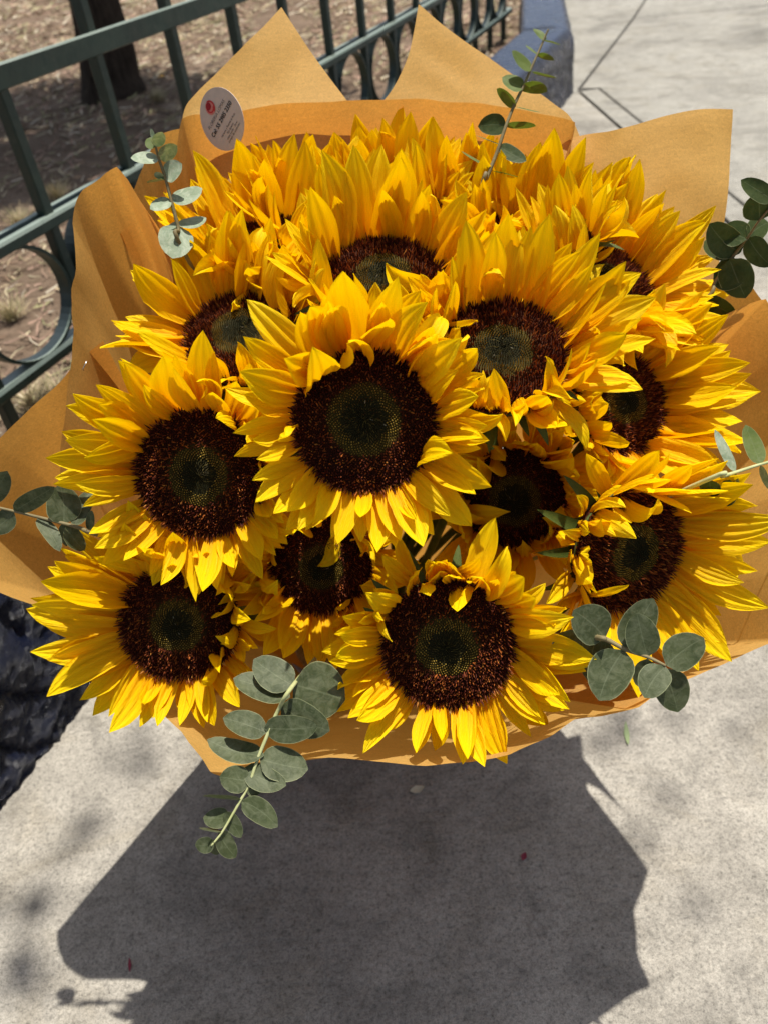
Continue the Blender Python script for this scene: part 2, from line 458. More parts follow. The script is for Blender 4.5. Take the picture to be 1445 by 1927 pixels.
def ring_mesh():
    vs, fs = [], []; n = 48; r0, r1, hw = .112, .119, .014
    for k in range(n):
        a = 2*PI*k/n
        for rr, o in ((r0, -hw), (r0, hw), (r1, hw), (r1, -hw)):
            p = FD*(math.cos(a)*rr) + FN*o; vs.append((p.x, p.y, math.sin(a)*rr))
    for k in range(n):
        j = (k+1) % n
        for q in range(4): fs.append((k*4+q, k*4+(q+1) % 4, j*4+(q+1) % 4, j*4+q))
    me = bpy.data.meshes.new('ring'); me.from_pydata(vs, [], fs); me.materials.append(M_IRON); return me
RM = ring_mesh()
for k in range(-5, 14):
    s = SA + SP*k
    if s > 5.3 or s < -.6: continue
    o = bpy.data.objects.new('bar', BM); o.parent = fence; o.location = FQ(s, SZ, 0) - fence.location; col.objects.link(o)
    if s + SP*.5 < 5.25:
        o = bpy.data.objects.new('ring', RM); o.parent = fence; o.location = FQ(s+SP*.5, .3985, 0) - fence.location
        o.scale = (1.12, 1.12, 1.0); col.objects.link(o)

# --- tree behind the fence: trunk in view, crown above the picture
def build_tree(base, name, label, seed, rad, height, crown_r, nleaf, lean=.10):
    rg = random.Random(seed)
    t = thing(name, base, label, 'tree', None)
    vs, fs = [], []
    n, m_ = 22, 26
    for i in range(m_+1):
        z = height*i/m_ - .1
        rr = rad*(1.0 - .35*i/m_) * (1 + .35*math.exp(-max(z, 0)/.07))
        for k in range(n):
            a = 2*PI*k/n
            d = Vector((math.cos(a), math.sin(a), 0))
            q = Vector(base) + d*rr + Vector((lean*z, 0, z))
            vs.append(q + d*(noise.fractal(Vector((d.x*2, d.y*2, z*2.5)), 1, 2, 4)*rad*.22))
    for i in range(m_):
        for k in range(n):
            fs.append((i*n+k, i*n+(k+1) % n, (i+1)*n+(k+1) % n, (i+1)*n+k))
    top = Vector(base) + Vector((lean*height, 0, height-.12))
    clumps = []
    for b in range(9):
        a = 2*PI*b/9 + rg.uniform(-.3, .3); L = crown_r*rg.uniform(.55, 1.0)
        tip = top + Vector((math.cos(a)*L, math.sin(a)*L, rg.uniform(.25, 1.3)))
        pts = catmull([top-Vector((0, 0, .15)), top.lerp(tip, .4)+Vector((0, 0, .12)), tip], 5)
        v2, f2 = tube(pts, [rad*.35*(1-.75*i/(len(pts)-1)) for i in range(len(pts))], 6)
        o_ = len(vs); vs += v2; fs += [tuple(q+o_ for q in f) for f in f2]
        clumps += [tip, top.lerp(tip, .65)+Vector((rg.uniform(-.2, .2), rg.uniform(-.2, .2), .2))]
    obj('trunk', vs, fs, M_BARK, t)
    vs, fs = [], []
    for i in range(nleaf):
        c = rg.choice(clumps)
        p = c + Vector((rg.gauss(0, .23), rg.gauss(0, .23), rg.gauss(0, .17)))
        d = Vector((rg.gauss(0, 1), rg.gauss(0, 1), rg.gauss(0, .5))).normalized()
        sd = d.cross(Vector((rg.gauss(0, .4), rg.gauss(0, .4), 1))).normalized()
        L = rg.uniform(.05, .09); W = L*.26
        b = len(vs); vs += [p, p+d*L*.5+sd*W, p+d*L, p+d*L*.5-sd*W]; fs.append((b, b+1, b+2, b+3))
    obj('crown', vs, fs, M_TLEAF, t, False)
tb = G(214, 180, SZ)
build_tree((tb.x, tb.y, SZ-.02), 'shade_tree', 'dark thick tree trunk rooted in bare soil behind the green fence', 5, .150, 2.6, 1.35, 24000)

# --- a second tree, added out of view so its leaf clumps dapple the pavement softly
def build_overhang():
    rg = random.Random(9)
    base = Vector((-2.1, -1.0, SZ-.02)); top = base + Vector((.35, .5, 4.6))
    t = thing('added_tree', base, 'slender unseen tree added to cast soft leaf shade on the pavement', 'tree')
    vs, fs = tube(catmull([base-Vector((0, 0, .1)), base+Vector((.05, .1, 1.5)), top], 6), [.11-.05*i/12 for i in range(13)], 12)
    lv, lf = [], []
    spots = [(160, 1590), (40, 1775), (15, 1830), (1200, 1350), (1425, 1810), (290, 1375)]
    for i, (px, py) in enumerate(spots):
        z = rg.uniform(5.2, 6.2); g = G(px, py, 0)
        c = g + Vector((SUN.x/SUN.z*z, SUN.y/SUN.z*z, z))
        if i % 2 == 0:
            pts = catmull([top, top.lerp(c, .5)+Vector((0, 0, .35)), c], 6)
            v2, f2 = tube(pts, [.012-.010*k/(len(pts)-1) for k in range(len(pts))], 5)
            o_ = len(vs); vs += v2; fs += [tuple(q+o_ for q in f) for f in f2]
        for k in range(rg.randint(4, 8)):
            p = c + Vector((rg.gauss(0, .055), rg.gauss(0, .055), rg.gauss(0, .05)))
            d = Vector((rg.gauss(0, 1), rg.gauss(0, 1), rg.gauss(0, .4))).normalized()
            sd = d.cross(Vector((rg.gauss(0, .3), rg.gauss(0, .3), 1))).normalized()
            L = rg.uniform(.05, .08); W = L*.26
            b = len(lv); lv += [p, p+d*L*.5+sd*W, p+d*L, p+d*L*.5-sd*W]; lf.append((b, b+1, b+2, b+3))
    obj('trunk', vs, fs, M_BARK, t); obj('crown', lv, lf, M_TLEAF, t, False)
build_overhang()

# ------------------------------------------------------------------ bouquet layout
FOOT = Vector((-.03, .93, 0)); FOOTR = .165
wrap = thing('paper_wrap', FOOT, 'golden orange tissue paper wrapped round the sunflowers with pointed corners', 'paper wrap')
def sheet(pts, off=0.0, nu=70, nv=26, wr=.004, bulge=0.0, sharp=True, seed=0, flare=0.0, foot_r=None):
    """rim given as (px, py, depth); ruled down to the foot ring that stands on the pavement"""
    rim = [P(*p) for p in pts]
    # resample linearly but round the kinks a little, tips stay sharp
    L = [0]
    for a, b in zip(rim, rim[1:]): L.append(L[-1]+(b-a).length)
    def at(u):
        s = u*L[-1]
        for i in range(len(rim)-1):
            if s <= L[i+1]+1e-9:
                t = (s-L[i])/max(1e-9, L[i+1]-L[i])
                p0 = rim[max(i-1, 0)]; p1 = rim[i]; p2 = rim[i+1]; p3 = rim[min(i+2, len(rim)-1)]
                lin = p1.lerp(p2, t)
                cm = .5*((2*p1)+(p2-p0)*t+(2*p0-5*p1+4*p2-p3)*t*t+(3*p1-p0-3*p2+p3)*t**3)
                return lin.lerp(cm, .35)
        return rim[-1]
    us = sorted(set([i/nu for i in range(nu+1)] + [x/L[-1] for x in L]))
    vs, fs = [], []
    for u in us:
        r_ = at(u)
        d = Vector((r_.x-FOOT.x, r_.y-(FOOT.y-.22), 0)).normalized()
        f_ = FOOT + d*((foot_r or FOOTR)+off); f_.z = .004
        ax = (r_-f_)
        for k in range(nv+1):
            v = 1-(1-k/nv)**1.6
            p = f_.lerp(r_, v)
            outw = d*(-bulge*math.sin(PI*v)) + d*(flare*max(0, v-.75)**2)
            wv = noise.fractal(Vector((p.x*13+seed*7.1, p.y*13, p.z*13)), 1, 2, 3)*wr*min(1, v*1.5)
            wv += noise.noise(Vector((u*L[-1]*22, v*2.2, seed*3.3)))*wr*1.3*v
            vs.append(p + outw + (d*.6+Vector((0, 0, .4)))*wv)
    m_ = nv+1
    for i in range(len(us)-1):
        for k in range(nv):
            fs.append((i*m_+k, i*m_+k+1, (i+1)*m_+k+1, (i+1)*m_+k))
    return obj('sheet', vs, fs, M_PAPER, wrap)
# back and right sheets: flat corners of paper, each swept from its two cut edges
def corner_sheet(ea, eb, seed, wr=.003, na=34, nb=34):
    A = [P(*p) for p in ea]; B = [P(*p) for p in eb]; tip = A[0]
    def res(pts, n):
        c = []
        L = [0]
        for a, b in zip(pts, pts[1:]): L.append(L[-1]+(b-a).length)
        cm = catmull(pts, 12)
        for i in range(n+1):
            x = i/n*(len(cm)-1); k = min(int(x), len(cm)-2); c.append(cm[k].lerp(cm[k+1], x-k))
        return c
    A = res(A, na); B = res(B, nb); vs, fs = [], []
    for i in range(na+1):
        for k in range(nb+1):
            p = A[i] + B[k] - tip
            w_ = noise.fractal(Vector((p.x*9+seed*5, p.y*9, p.z*9)), 1, 2, 3)*wr*2.0 + noise.noise(Vector((i/na*3, k/nb*1.2, seed*2.7)))*wr*2.5
            vs.append(p - CB*w_)
    for i in range(na):
        for k in range(nb):
            q = i*(nb+1)+k; fs.append((q, q+1, q+nb+2, q+nb+1))
    return obj('sheet', vs, fs, M_PAPER, wrap)
corner_sheet([(530, 12, .80), (592, 104, .797), (655, 192, .793), (740, 312, .79), (830, 440, .79)],
             [(530, 12, .80), (455, 90, .79), (372, 172, .783), (347, 205, .782), (338, 260, .785), (325, 330, .79), (315, 400, .795)], 1)
corner_sheet([(787, 12, .805), (870, 78, .80), (960, 140, .79), (1040, 190, .78), (1078, 230, .775), (1110, 320, .77)],
             [(787, 12, .805), (777, 68, .803), (766, 110, .80), (738, 168, .80), (700, 215, .80), (640, 300, .80), (560, 420, .80)], 2)
corner_sheet([(1378, 206, .772), (1310, 209, .768), (1250, 217, .764), (1180, 234, .758), (1140, 246, .752), (1102, 253, .748), (1070, 262, .748), (1020, 300, .752)],
             [(1378, 206, .772), (1371, 320, .768), (1364, 425, .766), (1350, 560, .77), (1335, 700, .775)], 4)
sheet([(225, 440, .75), (262, 330, .765), (300, 256, .775), (352, 243, .785), (420, 330, .80)], .012, seed=1, wr=.003)
# inner back band
sheet([(300, 420, .715), (345, 226, .735), (410, 213, .745), (480, 205, .752), (570, 195, .757), (650, 190, .76), (800, 190, .76), (900, 194, .755), (960, 201, .75), (1078, 233, .735), (1062, 300, .725)], .0, seed=3)
# right wing, lower part
sheet([(1040, 420, .765), (1200, 470, .78), (1330, 500, .775), (1394, 515, .76), (1436, 578, .75), (1490, 660, .735)], .006, seed=4)
# right side
sheet([(1270, 720, .69), (1330, 640, .685), (1368, 590, .685), (1445, 560, .70), (1478, 650, .71), (1512, 795, .71), (1456, 930, .695), (1452, 1080, .68), (1474, 1204, .668), (1445, 1212, .663), (1360, 1250, .645), (1285, 1282, .625), (1215, 1315, .605), (1180, 1335, .60)], -.006, seed=5)
# front band
sheet([(1330, 1190, .66), (1290, 1262, .63), (1200, 1330, .60), (1130, 1346, .59), (1075, 1352, .585), (1030, 1385, .585), (960, 1420, .585), (880, 1435, .59), (800, 1439, .59), (700, 1430, .595), (620, 1425, .595), (520, 1438, .59), (432, 1463, .585), (398, 1452, .60), (345, 1375, .645), (300, 1338, .67), (250, 1314, .69), (170, 1240, .71)], .004, seed=6, wr=.005)
# left corner sheet
sheet([(190, 640, .70), (133, 694, .70), (60, 765, .71), (-10, 832, .715), (-88, 945, .715), (-60, 1075, .705), (0, 1114, .695), (110, 1158, .70), (200, 1230, .715), (290, 1320, .72)], .010, seed=7)
# folded leaf of paper on the left
sheet([(95, 1010, .665), (108, 900, .665), (120, 800, .667), (133, 694, .67), (138, 620, .675), (134, 520, .685), (136, 420, .695), (158, 358, .70), (190, 322, .705), (214, 310, .705), (240, 338, .70), (275, 395, .695), (303, 445, .69), (318, 500, .69), (330, 560, .69)], -.004, seed=8, wr=.006)
# staples
def staple(px, py, t, ang):
    c = P(px, py, t); d = CR*math.cos(ang)+CU*math.sin(ang)
    pts = [c-d*.004-CB*.003, c-d*.004, c+d*.004, c+d*.004-CB*.003]
    v, f = tube(pts, .0005, 5); obj('staple', v, f, M_STEEL, wrap)
staple(160, 688, .664, 1.1); staple(1047, 268, .722, -.5)
# sticker
def build_sticker():
    c = P(418, 225, .722)
    los = (CAM-c).normalized()
    rd = (CR - los*CR.dot(los)).normalized(); ud = los.cross(rd)
    # stands on the paper, turned away to the right
    th = R(42); ax1 = (ud*math.cos(R(-8)) + rd*math.sin(R(-8))).normalized()
    ax2 = (rd*math.cos(th) + los*math.sin(th)); ax2 = (ax2-ax1*ax2.dot(ax1)).normalized()
    nn = ax2.cross(ax1).normalized()
    if nn.dot(los) < 0: nn = -nn
    rad = .0268; n = 40
    vs = [c + (ax2*math.cos(2*PI*k/n) + ax1*math.sin(2*PI*k/n))*rad for k in range(n)]
    vs += [v - nn*.0006 for v in vs]
    fs = [tuple(range(n))] + [(k, n+k, n+(k+1) % n, (k+1) % n) for k in range(n)] + [tuple(range(2*n-1, n-1, -1))]
    st = obj('sticker', vs, fs, M_STICK, wrap, False)
    st['label'] = 'round pale sticker with a red rose and printed phone number'
    # reading direction on the sticker
    ta = R(40); tx = (ax2*math.cos(ta)+ax1*math.sin(ta)); ty = nn.cross(tx)
    def text(s, x, y, size, mat, bold=0.0):
        cu = bpy.data.curves.new('lettering', 'FONT'); cu.body = s; cu.size = size; cu.align_x = 'CENTER'; cu.align_y = 'CENTER'; cu.offset = bold
        to = bpy.data.objects.new('tmp', cu); col.objects.link(to)
        me = bpy.data.meshes.new_from_object(to.evaluated_get(bpy.context.evaluated_depsgraph_get()))
        bpy.data.objects.remove(to)
        for v in me.vertices:
            v.co = (c + tx*(x+v.co.x) + ty*(y+v.co.y) + nn*.0004) - wrap.location
        me.materials.append(mat)
        o = bpy.data.objects.new('lettering', me); o.parent = st; col.objects.link(o)
    bpy.context.view_layer.update()
    text('FLORERIA LOMAS', -.001, .0068, .0043, M_INKG)
    text('Cel: 55 2985 2350', .0, .0000, .0055, M_INK, .00012)
    text('Hermes y Puente el Arte', .0015, -.0085, .0028, M_INK)
    text('San Ignacio', .0015, -.0118, .0028, M_INK)
    text('Abre Lunes - Dom', .0015, -.0146, .0028, M_INK)
    text('arreglo de ocasiones', .0015, -.0174, .0028, M_INK)
    def blob(x, y, rx, ry, mat, lift, a0=0, a1=2*PI, inner=0.0):
        vs, fs = [], []; n = 20
        for k in range(n+1):
            a = a0+(a1-a0)*k/n
            for q in (inner, 1.0):
                vs.append(c + tx*(x+math.cos(a)*rx*q) + ty*(y+math.sin(a)*ry*q) + nn*lift)
        for k in range(n): fs.append((2*k, 2*k+1, 2*k+3, 2*k+2))
        return obj_rel('rose', vs, fs, mat, st)
    def obj_rel(name, vs, fs, mat, parent):
        me = bpy.data.meshes.new(name); me.from_pydata([tuple(Vector(v)-wrap.location) for v in vs], [], fs); me.materials.append(mat)
        o = bpy.data.objects.new(name, me); o.parent = parent; col.objects.link(o); return o
    blob(-.001, .0155, .0062, .0060, M_ROSE2, .0004)
    blob(-.001, .0155, .0062, .0060, M_ROSE, .0006, R(-80), R(80), .78)
    blob(-.001, .0155, .0048, .0046, M_ROSE, .0006, R(120), R(330), .72)
    blob(-.0015, .0175, .0034, .0030, M_ROSE3, .0008)
build_sticker()

# ------------------------------------------------------------------ sunflowers
WT = [(0, .62), (.1, .74), (.22, .88), (.36, .98), (.5, 1.0), (.63, .93), (.75, .75), (.85, .52), (.93, .27), (.98, .09), (1, .015)]
def lerp_t(tab, x):
    for (a, b), (c, d) in zip(tab, tab[1:]):
        if x <= c: return b + (d-b)*(x-a)/(c-a)
    return tab[-1][1]
def petal_mesh(kind, rg):
    """unit petal: base at the origin, length along +y, upper face +z"""
    nu, nv = 13, 13
    W = rg.uniform(.15, .21)
    p = dict(fresh=(rg.uniform(-16, 26), rg.uniform(.05, .4), rg.uniform(-18, 18), .010),
             upright=(rg.uniform(5, 45), rg.uniform(.1, .5), rg.uniform(-25, 25), .012),
             droop=(rg.uniform(-75, -20), rg.uniform(.0, .35), rg.uniform(-25, 25), .014),
             curl=(rg.uniform(70, 150), rg.uniform(.2, .8), rg.uniform(-60, 60), .02),
             crumple=(rg.uniform(-110, 130), rg.uniform(.4, 1.3), rg.uniform(-110, 110), .045))[kind]
    bend, cup, tw, nz = R(p[0]), p[1], R(p[2]), p[3]
    side = rg.uniform(-.12, .12); sd = rg.uniform(0, 90); np_ = rg.choice((2.5, 3.0, 3.5, 4.0)); pa = rg.uniform(.09, .17)
    fold = rg.uniform(-.3, .5) if kind in ('curl', 'crumple') else rg.uniform(-.05, .15)
    rows = []; y = z = 0.0; th = -bend*.18
    vs, fs = [], []
    for j in range(nv+1):
        v = j/nv
        t_ = Vector((0, math.cos(th), math.sin(th))); n_ = Vector((0, -math.sin(th), math.cos(th)))
        c_ = Vector((side*math.sin(v*2.2), y, z))
        a = tw*v*v
        x_ = Vector((1, 0, 0))*math.cos(a) + n_*math.sin(a); nn = n_*math.cos(a) - Vector((1, 0, 0))*math.sin(a)
        w_ = W*lerp_t(WT, v)
        for i in range(nu):
            u = -1 + 2*i/(nu-1)
            h = cup*w_*(u*u) + pa*w_*math.cos(np_*PI*u)*(1-.35*v) + fold*w_*abs(u)*v
            q = c_ + x_*(u*w_*(1-.18*min(1.0, cup))) + nn*h
            if nz: q += nn*noise.noise(Vector((u*1.3+sd, v*3.2, sd)))*nz*(.3+v)
            # uneven edge
            q += x_*u*w_*.08*noise.noise(Vector((sd, v*7, u)))
            vs.append(q)
        y += math.cos(th)/nv; z += math.sin(th)/nv
        th += bend/nv*(.5 + v)
    for j in range(nv):
        for i in range(nu-1):
            a = j*nu+i; fs.append((a, a+1, a+nu+1, a+nu))
    me = bpy.data.meshes.new('petal'); me.from_pydata(vs, [], fs)
    me.polygons.foreach_set('use_smooth', [True]*len(fs)); me.materials.append(M_PETAL); return me
rgp = random.Random(11)
PET = {k: [petal_mesh(k, rgp) for _ in range(n)] for k, n in (('fresh', 26), ('upright', 26), ('droop', 16), ('curl', 16), ('crumple', 22))}
def sepal_mesh(rg):
    vs, fs = [], []; nv = 7; bend = rg.uniform(-1.6, .6); th = 0; y = z = 0
    for j in range(nv+1):
        v = j/nv; w_ = .15*(1-v)**.8*(1+.6*v)+.004
        for u in (-1, 0, 1):
            vs.append(Vector((u*w_, y, z + abs(u)*w_*.35)))
        y += math.cos(th)/nv; z += math.sin(th)/nv; th += bend/nv
    for j in range(nv):
        for i in range(2): a = j*3+i; fs.append((a, a+1, a+4, a+3))
    me = bpy.data.meshes.new('sepal'); me.from_pydata(vs, [], fs)
    me.polygons.foreach_set('use_smooth', [True]*len(fs)); me.materials.append(M_SEPAL); return me
SEP = [sepal_mesh(rgp) for _ in range(8)]
def dome(rr): return .20*(1-rr*rr) - .10*math.exp(-(rr/.26)**2)
def disc_mesh():
    vs, fs = [(0, 0, dome(0)-.03)], []; nr, na = 8, 40
    for i in range(1, nr+1):
        r_ = i/nr
        for k in range(na):
            a = 2*PI*k/na; vs.append((math.cos(a)*r_, math.sin(a)*r_, dome(r_)-.03))
    for k in range(na):
        vs.append((math.cos(2*PI*k/na)*.9, math.sin(2*PI*k/na)*.9, -.30))
    for k in range(na): vs.append((math.cos(2*PI*k/na)*.35, math.sin(2*PI*k/na)*.35, -.46))
    for k in range(na): fs.append((0, 1+k, 1+(k+1) % na))
    for i in range(nr+1):
        for k in range(na):
            a = 1+i*na; fs.append((a+k, a+na+k, a+na+(k+1) % na, a+(k+1) % na))
    return vs, fs
def mat_disc():
    q = NT('disc_base'); c = q.coord()
    ln = q.n('ShaderNodeVectorMath', operation='LENGTH'); q.l(c, ln.inputs[0])
    a = q.ramp(ln.outputs['Value'], [(.30, (.018, .017, .006)), (.46, (.06, .045, .010)), (.56, (.05, .016, .006)), (.97, (.045, .010, .005)), (1.0, (.08, .12, .03))])
    return q.done(q.pbsdf(a, .8, None, .1))
M_DISC = mat_disc()
def floret_mesh(seed, N=2500):
    rg = random.Random(seed); vs, fs, cs = [], [], []
    ga = PI*(3-math.sqrt(5))
    ring0 = rg.uniform(.42, .50)
    for i in range(N):
        r_ = math.sqrt((i+.5)/N); a = i*ga
        p = Vector((math.cos(a)*r_, math.sin(a)*r_, dome(r_)-.02))
        rad_ = Vector((math.cos(a), math.sin(a), 0))
        edge = ring0 + .05*noise.noise(Vector((math.cos(a)*1.5, math.sin(a)*1.5, seed)))
        if r_ > edge:
            h = rg.uniform(.055, .105)*(1.15 if r_ > .9 else 1); ww = .0125
            lean = rad_*(rg.uniform(-.25, .35) + (.6 if r_ > .93 else 0)) + Vector((rg.uniform(-.3, .3), rg.uniform(-.3, .3), 0))
            k = rg.random()
            if k < .52: c = (.055, .011, .006)
            elif k < .80: c = (.17, .042, .014)
            elif k < .97: c = (.30, .085, .018)
            else: c = (.42, .17, .035)
        elif r_ > edge-.18:
            h = rg.uniform(.03, .055); ww = .0115; lean = -rad_*.25
            k = rg.random(); c = (.22, .145, .022) if k < .6 else ((.09, .062, .012) if k < .88 else (.36, .25, .05))
        else:
            h = rg.uniform(.03, .07); ww = .0085; lean = -rad_*.8 + Vector((rg.uniform(-.2, .2), rg.uniform(-.2, .2), 0))
            k = rg.random(); c = (.026, .022, .008) if k < .72 else ((.075, .058, .016) if k < .985 else (.25, .23, .16))
        f = rg.uniform(.75, 1.25); c = tuple(x*f for x in c)
        tg = Vector((-rad_.y, rad_.x, 0))
        tip = p + Vector((0, 0, h)) + lean*h
        b = len(vs); mid = p.lerp(tip, .55)
        for q, s_ in ((p, 1.0), (mid, .8)):
            vs += [q-rad_*ww*s_, q+tg*ww*s_, q+rad_*ww*s_, q-tg*ww*s_]
        vs.append(tip)
        cs += [c]*9
        for e in range(4):
            g = (e+1) % 4
            fs.append((b+e, b+g, b+4+g, b+4+e)); fs.append((b+4+e, b+4+g, b+8))
    me = bpy.data.meshes.new('floret'); me.from_pydata(vs, [], fs)
    at = me.color_attributes.new('tint', 'FLOAT_COLOR', 'POINT'); at.data.foreach_set('color', [x for c in cs for x in (c[0], c[1], c[2], 1.0)])
    me.materials.append(M_FLORET); return me
FLO = [floret_mesh(s) for s in (1, 2, 3, 4)]
dv, df = disc_mesh()
DME = bpy.data.meshes.new('disc'); DME.from_pydata(dv, [], df); DME.polygons.foreach_set('use_smooth', [True]*len(df)); DME.materials.append(M_DISC)

def interp8(arr, ang):
    x = (ang % 360)/45.0; i = int(x) % 8; t = x-int(x); t = t*t*(3-2*t)
    return arr[i]*(1-t) + arr[(i+1) % 8]*t
NFL = [0]
def sunflower(px, py, t, rad, tu, tr, phi, mess, ln, label, seed, nlay=(26, 25, 19), L0=.066, roll=0):
    rg = random.Random(seed)
    c = P(px, py, t); los = (CAM-c).normalized()
    n = (los*math.cos(R(tu))*math.cos(R(tr)) + CU*math.sin(R(tu)) + CR*math.sin(R(tr))).normalized()
    u = (CU - n*CU.dot(n)).normalized(); r_ = u.cross(n).normalized()
    root = thing('sunflower', c, label, 'sunflower', 'sunflowers of the bouquet')
    NFL[0] += 1
    rot = Matrix((r_, u, n)).transposed()
    rz = Matrix.Rotation(rg.uniform(0, 6.28), 3, 'Z')
    def place(name, me, mat3, loc, par=root):
        o = bpy.data.objects.new(name, me); m4 = mat3.to_4x4(); m4.translation = loc
        o.matrix_basis = m4; o.parent = par; col.objects.link(o); return o
    d = place('disc', DME, (rot @ rz) @ Matrix.Diagonal((rad, rad, rad)), Vector((0, 0, 0)))
    f = bpy.data.objects.new('floret', FLO[seed % 4]); f.parent = d; f['kind'] = 'stuff'; col.objects.link(f)
    for layer, cnt in enumerate(nlay):
        a0 = rg.uniform(0, 360)
        for k in range(cnt):
            a = a0 + 360.0*(k + rg.uniform(-.38, .38))/cnt
            ph = interp8(phi, a) + (layer-1)*(-9) + rg.gauss(0, 11)
            ms = interp8(mess, a)
            if rg.random() < ms: kind = rg.choice(('curl', 'crumple', 'crumple', 'upright', 'droop')); ph += rg.gauss(-8, 26)
            elif ph > 38: kind = rg.choice(('upright', 'upright', 'fresh'))
            elif ph < 14: kind = rg.choice(('fresh', 'fresh', 'droop'))
            else: kind = rg.choice(('fresh', 'fresh', 'upright'))
            L = L0*interp8(ln, a)*rg.uniform(.78, 1.16)*(1.0 if layer < 2 else .92)
            ar, pr = R(a), R(ph)
            rd = u*math.cos(ar) + r_*math.sin(ar)
            yd = rd*math.cos(pr) + n*math.sin(pr)
            yaw = rg.gauss(0, .14)
            sdv = yd.cross(-rd*math.sin(pr) + n*math.cos(pr)).normalized()
            yd = (yd*math.cos(yaw) + sdv*math.sin(yaw)).normalized()
            zd = (-rd*math.sin(pr) + n*math.cos(pr)); zd = (zd - yd*zd.dot(yd)).normalized()
            xd = yd.cross(zd)
            ra = rg.gauss(0, .30); x2 = xd*math.cos(ra)+zd*math.sin(ra); z2 = zd*math.cos(ra)-xd*math.sin(ra)
            mm = Matrix((x2*L*(rg.uniform(.9, 1.12)), yd*L, z2*L)).transposed()
            place('petal', rg.choice(PET[kind]), mm, rd*rad*(.95+.02*layer) - n*(.003+.0035*layer))
    for k in range(15):
        ar = 2*PI*(k+rg.uniform(-.3, .3))/15; pr = R(rg.uniform(-25, 25))
        rd = u*math.cos(ar)+r_*math.sin(ar)
        yd = rd*math.cos(pr)+n*math.sin(pr); zd = -rd*math.sin(pr)+n*math.cos(pr); xd = yd.cross(zd)
        L = rg.uniform(.026, .04)
        place('sepal', rg.choice(SEP), Matrix((xd*L, yd*L, zd*L)).transposed(), rd*rad*.82 - n*rad*.34)
    # stem down to the foot of the bouquet
    p0 = c - n*rad*.40
    ft = FOOT + Vector((rg.uniform(-.05, .05), rg.uniform(-.05, .05), .004))
    mid = c.lerp(ft, .45) - n*.05
    pts = catmull([p0, p0-n*.06, mid, ft], 6)
    v, f_ = tube(pts, .0055, 8); obj('stem', v, f_, M_STEM, root)
    return root
Z8 = [0]*8
SF = []
# angles run clockwise from the top of each flower: N NE E SE S SW W NW
sunflower(686, 792, .556, .0525, 4, 0, [58, 64, 48, 28, 24, 26, 40, 54], [.1, .35, .55, .25, .12, .25, .65, .2], [1.1, .9, .85, .9, .68, .70, .68, 1.15],
          'large sunflower in the heart of the bouquet, its whole round disc open to view', 21)
sunflower(378, 892, .62, .0525, -8, -12, [50, 58, 62, 36, 22, 16, 16, 34], [.08, .2, .75, .35, .08, .05, .05, .08], [1.0, .95, .6, .75, .78, .82, .95, 1.05],
          'big round sunflower left of the central one, petals fanned out over its lower neighbour', 22)
sunflower(942, 668, .60, .0525, 30, 4, [52, 45, 40, 55, 78, 76, 75, 60], [.08, .08, .25, .7, .75, .8, .75, .3], [1.1, 1.1, 1.0, .75, .6, .6, .65, 1.0],
          'sunflower with a wide green eye and curled petals along its lower rim', 23)
sunflower(722, 528, .64, .0530, 40, 0, [66, 60, 58, 62, 82, 76, 60, 60], [.03, .1, .5, .8, .75, .6, .5, .1], [1.05, 1.05, .85, .7, .6, .8, .85, 1.1],
          'sunflower above the central one, tall upright petals behind a rust brown disc', 24)
sunflower(456, 632, .67, .0510, 36, -10, [58, 52, 58, 80, 72, 40, 22, 40], [.08, .15, .5, .8, .8, .2, .08, .08], [1.1, 1.0, .8, .6, .65, .95, 1.05, 1.1],
          'half hidden sunflower with green eye above the big left sunflower', 25)
sunflower(841, 1212, .60, .0525, -17, 0, [66, 60, 34, 24, 38, 26, 42, 62], [.3, .6, .2, .08, .12, .08, .6, .6], [.78, .75, .95, .85, .66, .85, .78, .7],
          'lowest sunflower, dark maroon disc and long petals hanging over the front paper edge', 26)
sunflower(338, 1172, .665, .0515, -15, -10, [50, 62, 68, 52, 30, 16, 8, 20], [.1, .6, .9, .75, .25, .05, .05, .08], [.9, .8, .6, .7, .68, .9, 1.15, 1.1],
          'sunflower tucked under the big left one, long petals towards the blue kerb', 27)
sunflower(605, 1064, .68, .0455, -16, 0, [66, 66, 66, 50, 32, 55, 66, 66], [.6, .8, .85, .7, .45, .75, .9, .7], [.8, .8, .85, .85, .9, .9, .85, .75],
          'small shaded sunflower with black disc and crumpled petals below the central one', 28, L0=.06)
sunflower(966, 940, .70, .0480, -14, 2, [60, 60, 64, 70, 62, 62, 66, 64], [.5, .6, .8, .9, .8, .8, .8, .7], [.95, .95, .9, .85, .95, .95, .9, .9],
          'deeply sunken sunflower with a shadowed black disc under the green eyed one', 29)
sunflower(1184, 1036, .62, .0520, -14, 34, [56, 42, 26, 20, 28, 62, 78, 74], [.3, .1, .04, .04, .1, .7, .85, .7], [.9, 1.05, 1.12, 1.12, 1.0, .75, .62, .65],
          'right hand sunflower turned sideways, straight petals fanned over the orange paper', 30)
sunflower(1168, 758, .69, .0480, 10, 32, [48, 44, 36, 32, 34, 70, 80, 70], [.2, .08, .04, .08, .2, .8, .8, .7], [1.05, 1.15, 1.2, 1.15, 1.0, .8, .7, .8],
          'sunflower turned to the side, only a crescent of its disc showing behind petals', 31)
sunflower(1138, 540, .70, .0480, 32, 22, [52, 46, 36, 34, 66, 76, 78, 66], [.06, .04, .04, .1, .6, .75, .7, .5], [1.1, 1.08, 1.12, 1.05, .8, .75, .75, .9],
          'sunflower beside the dark leaves, disc nearly covered by folded petals', 32, L0=.07)
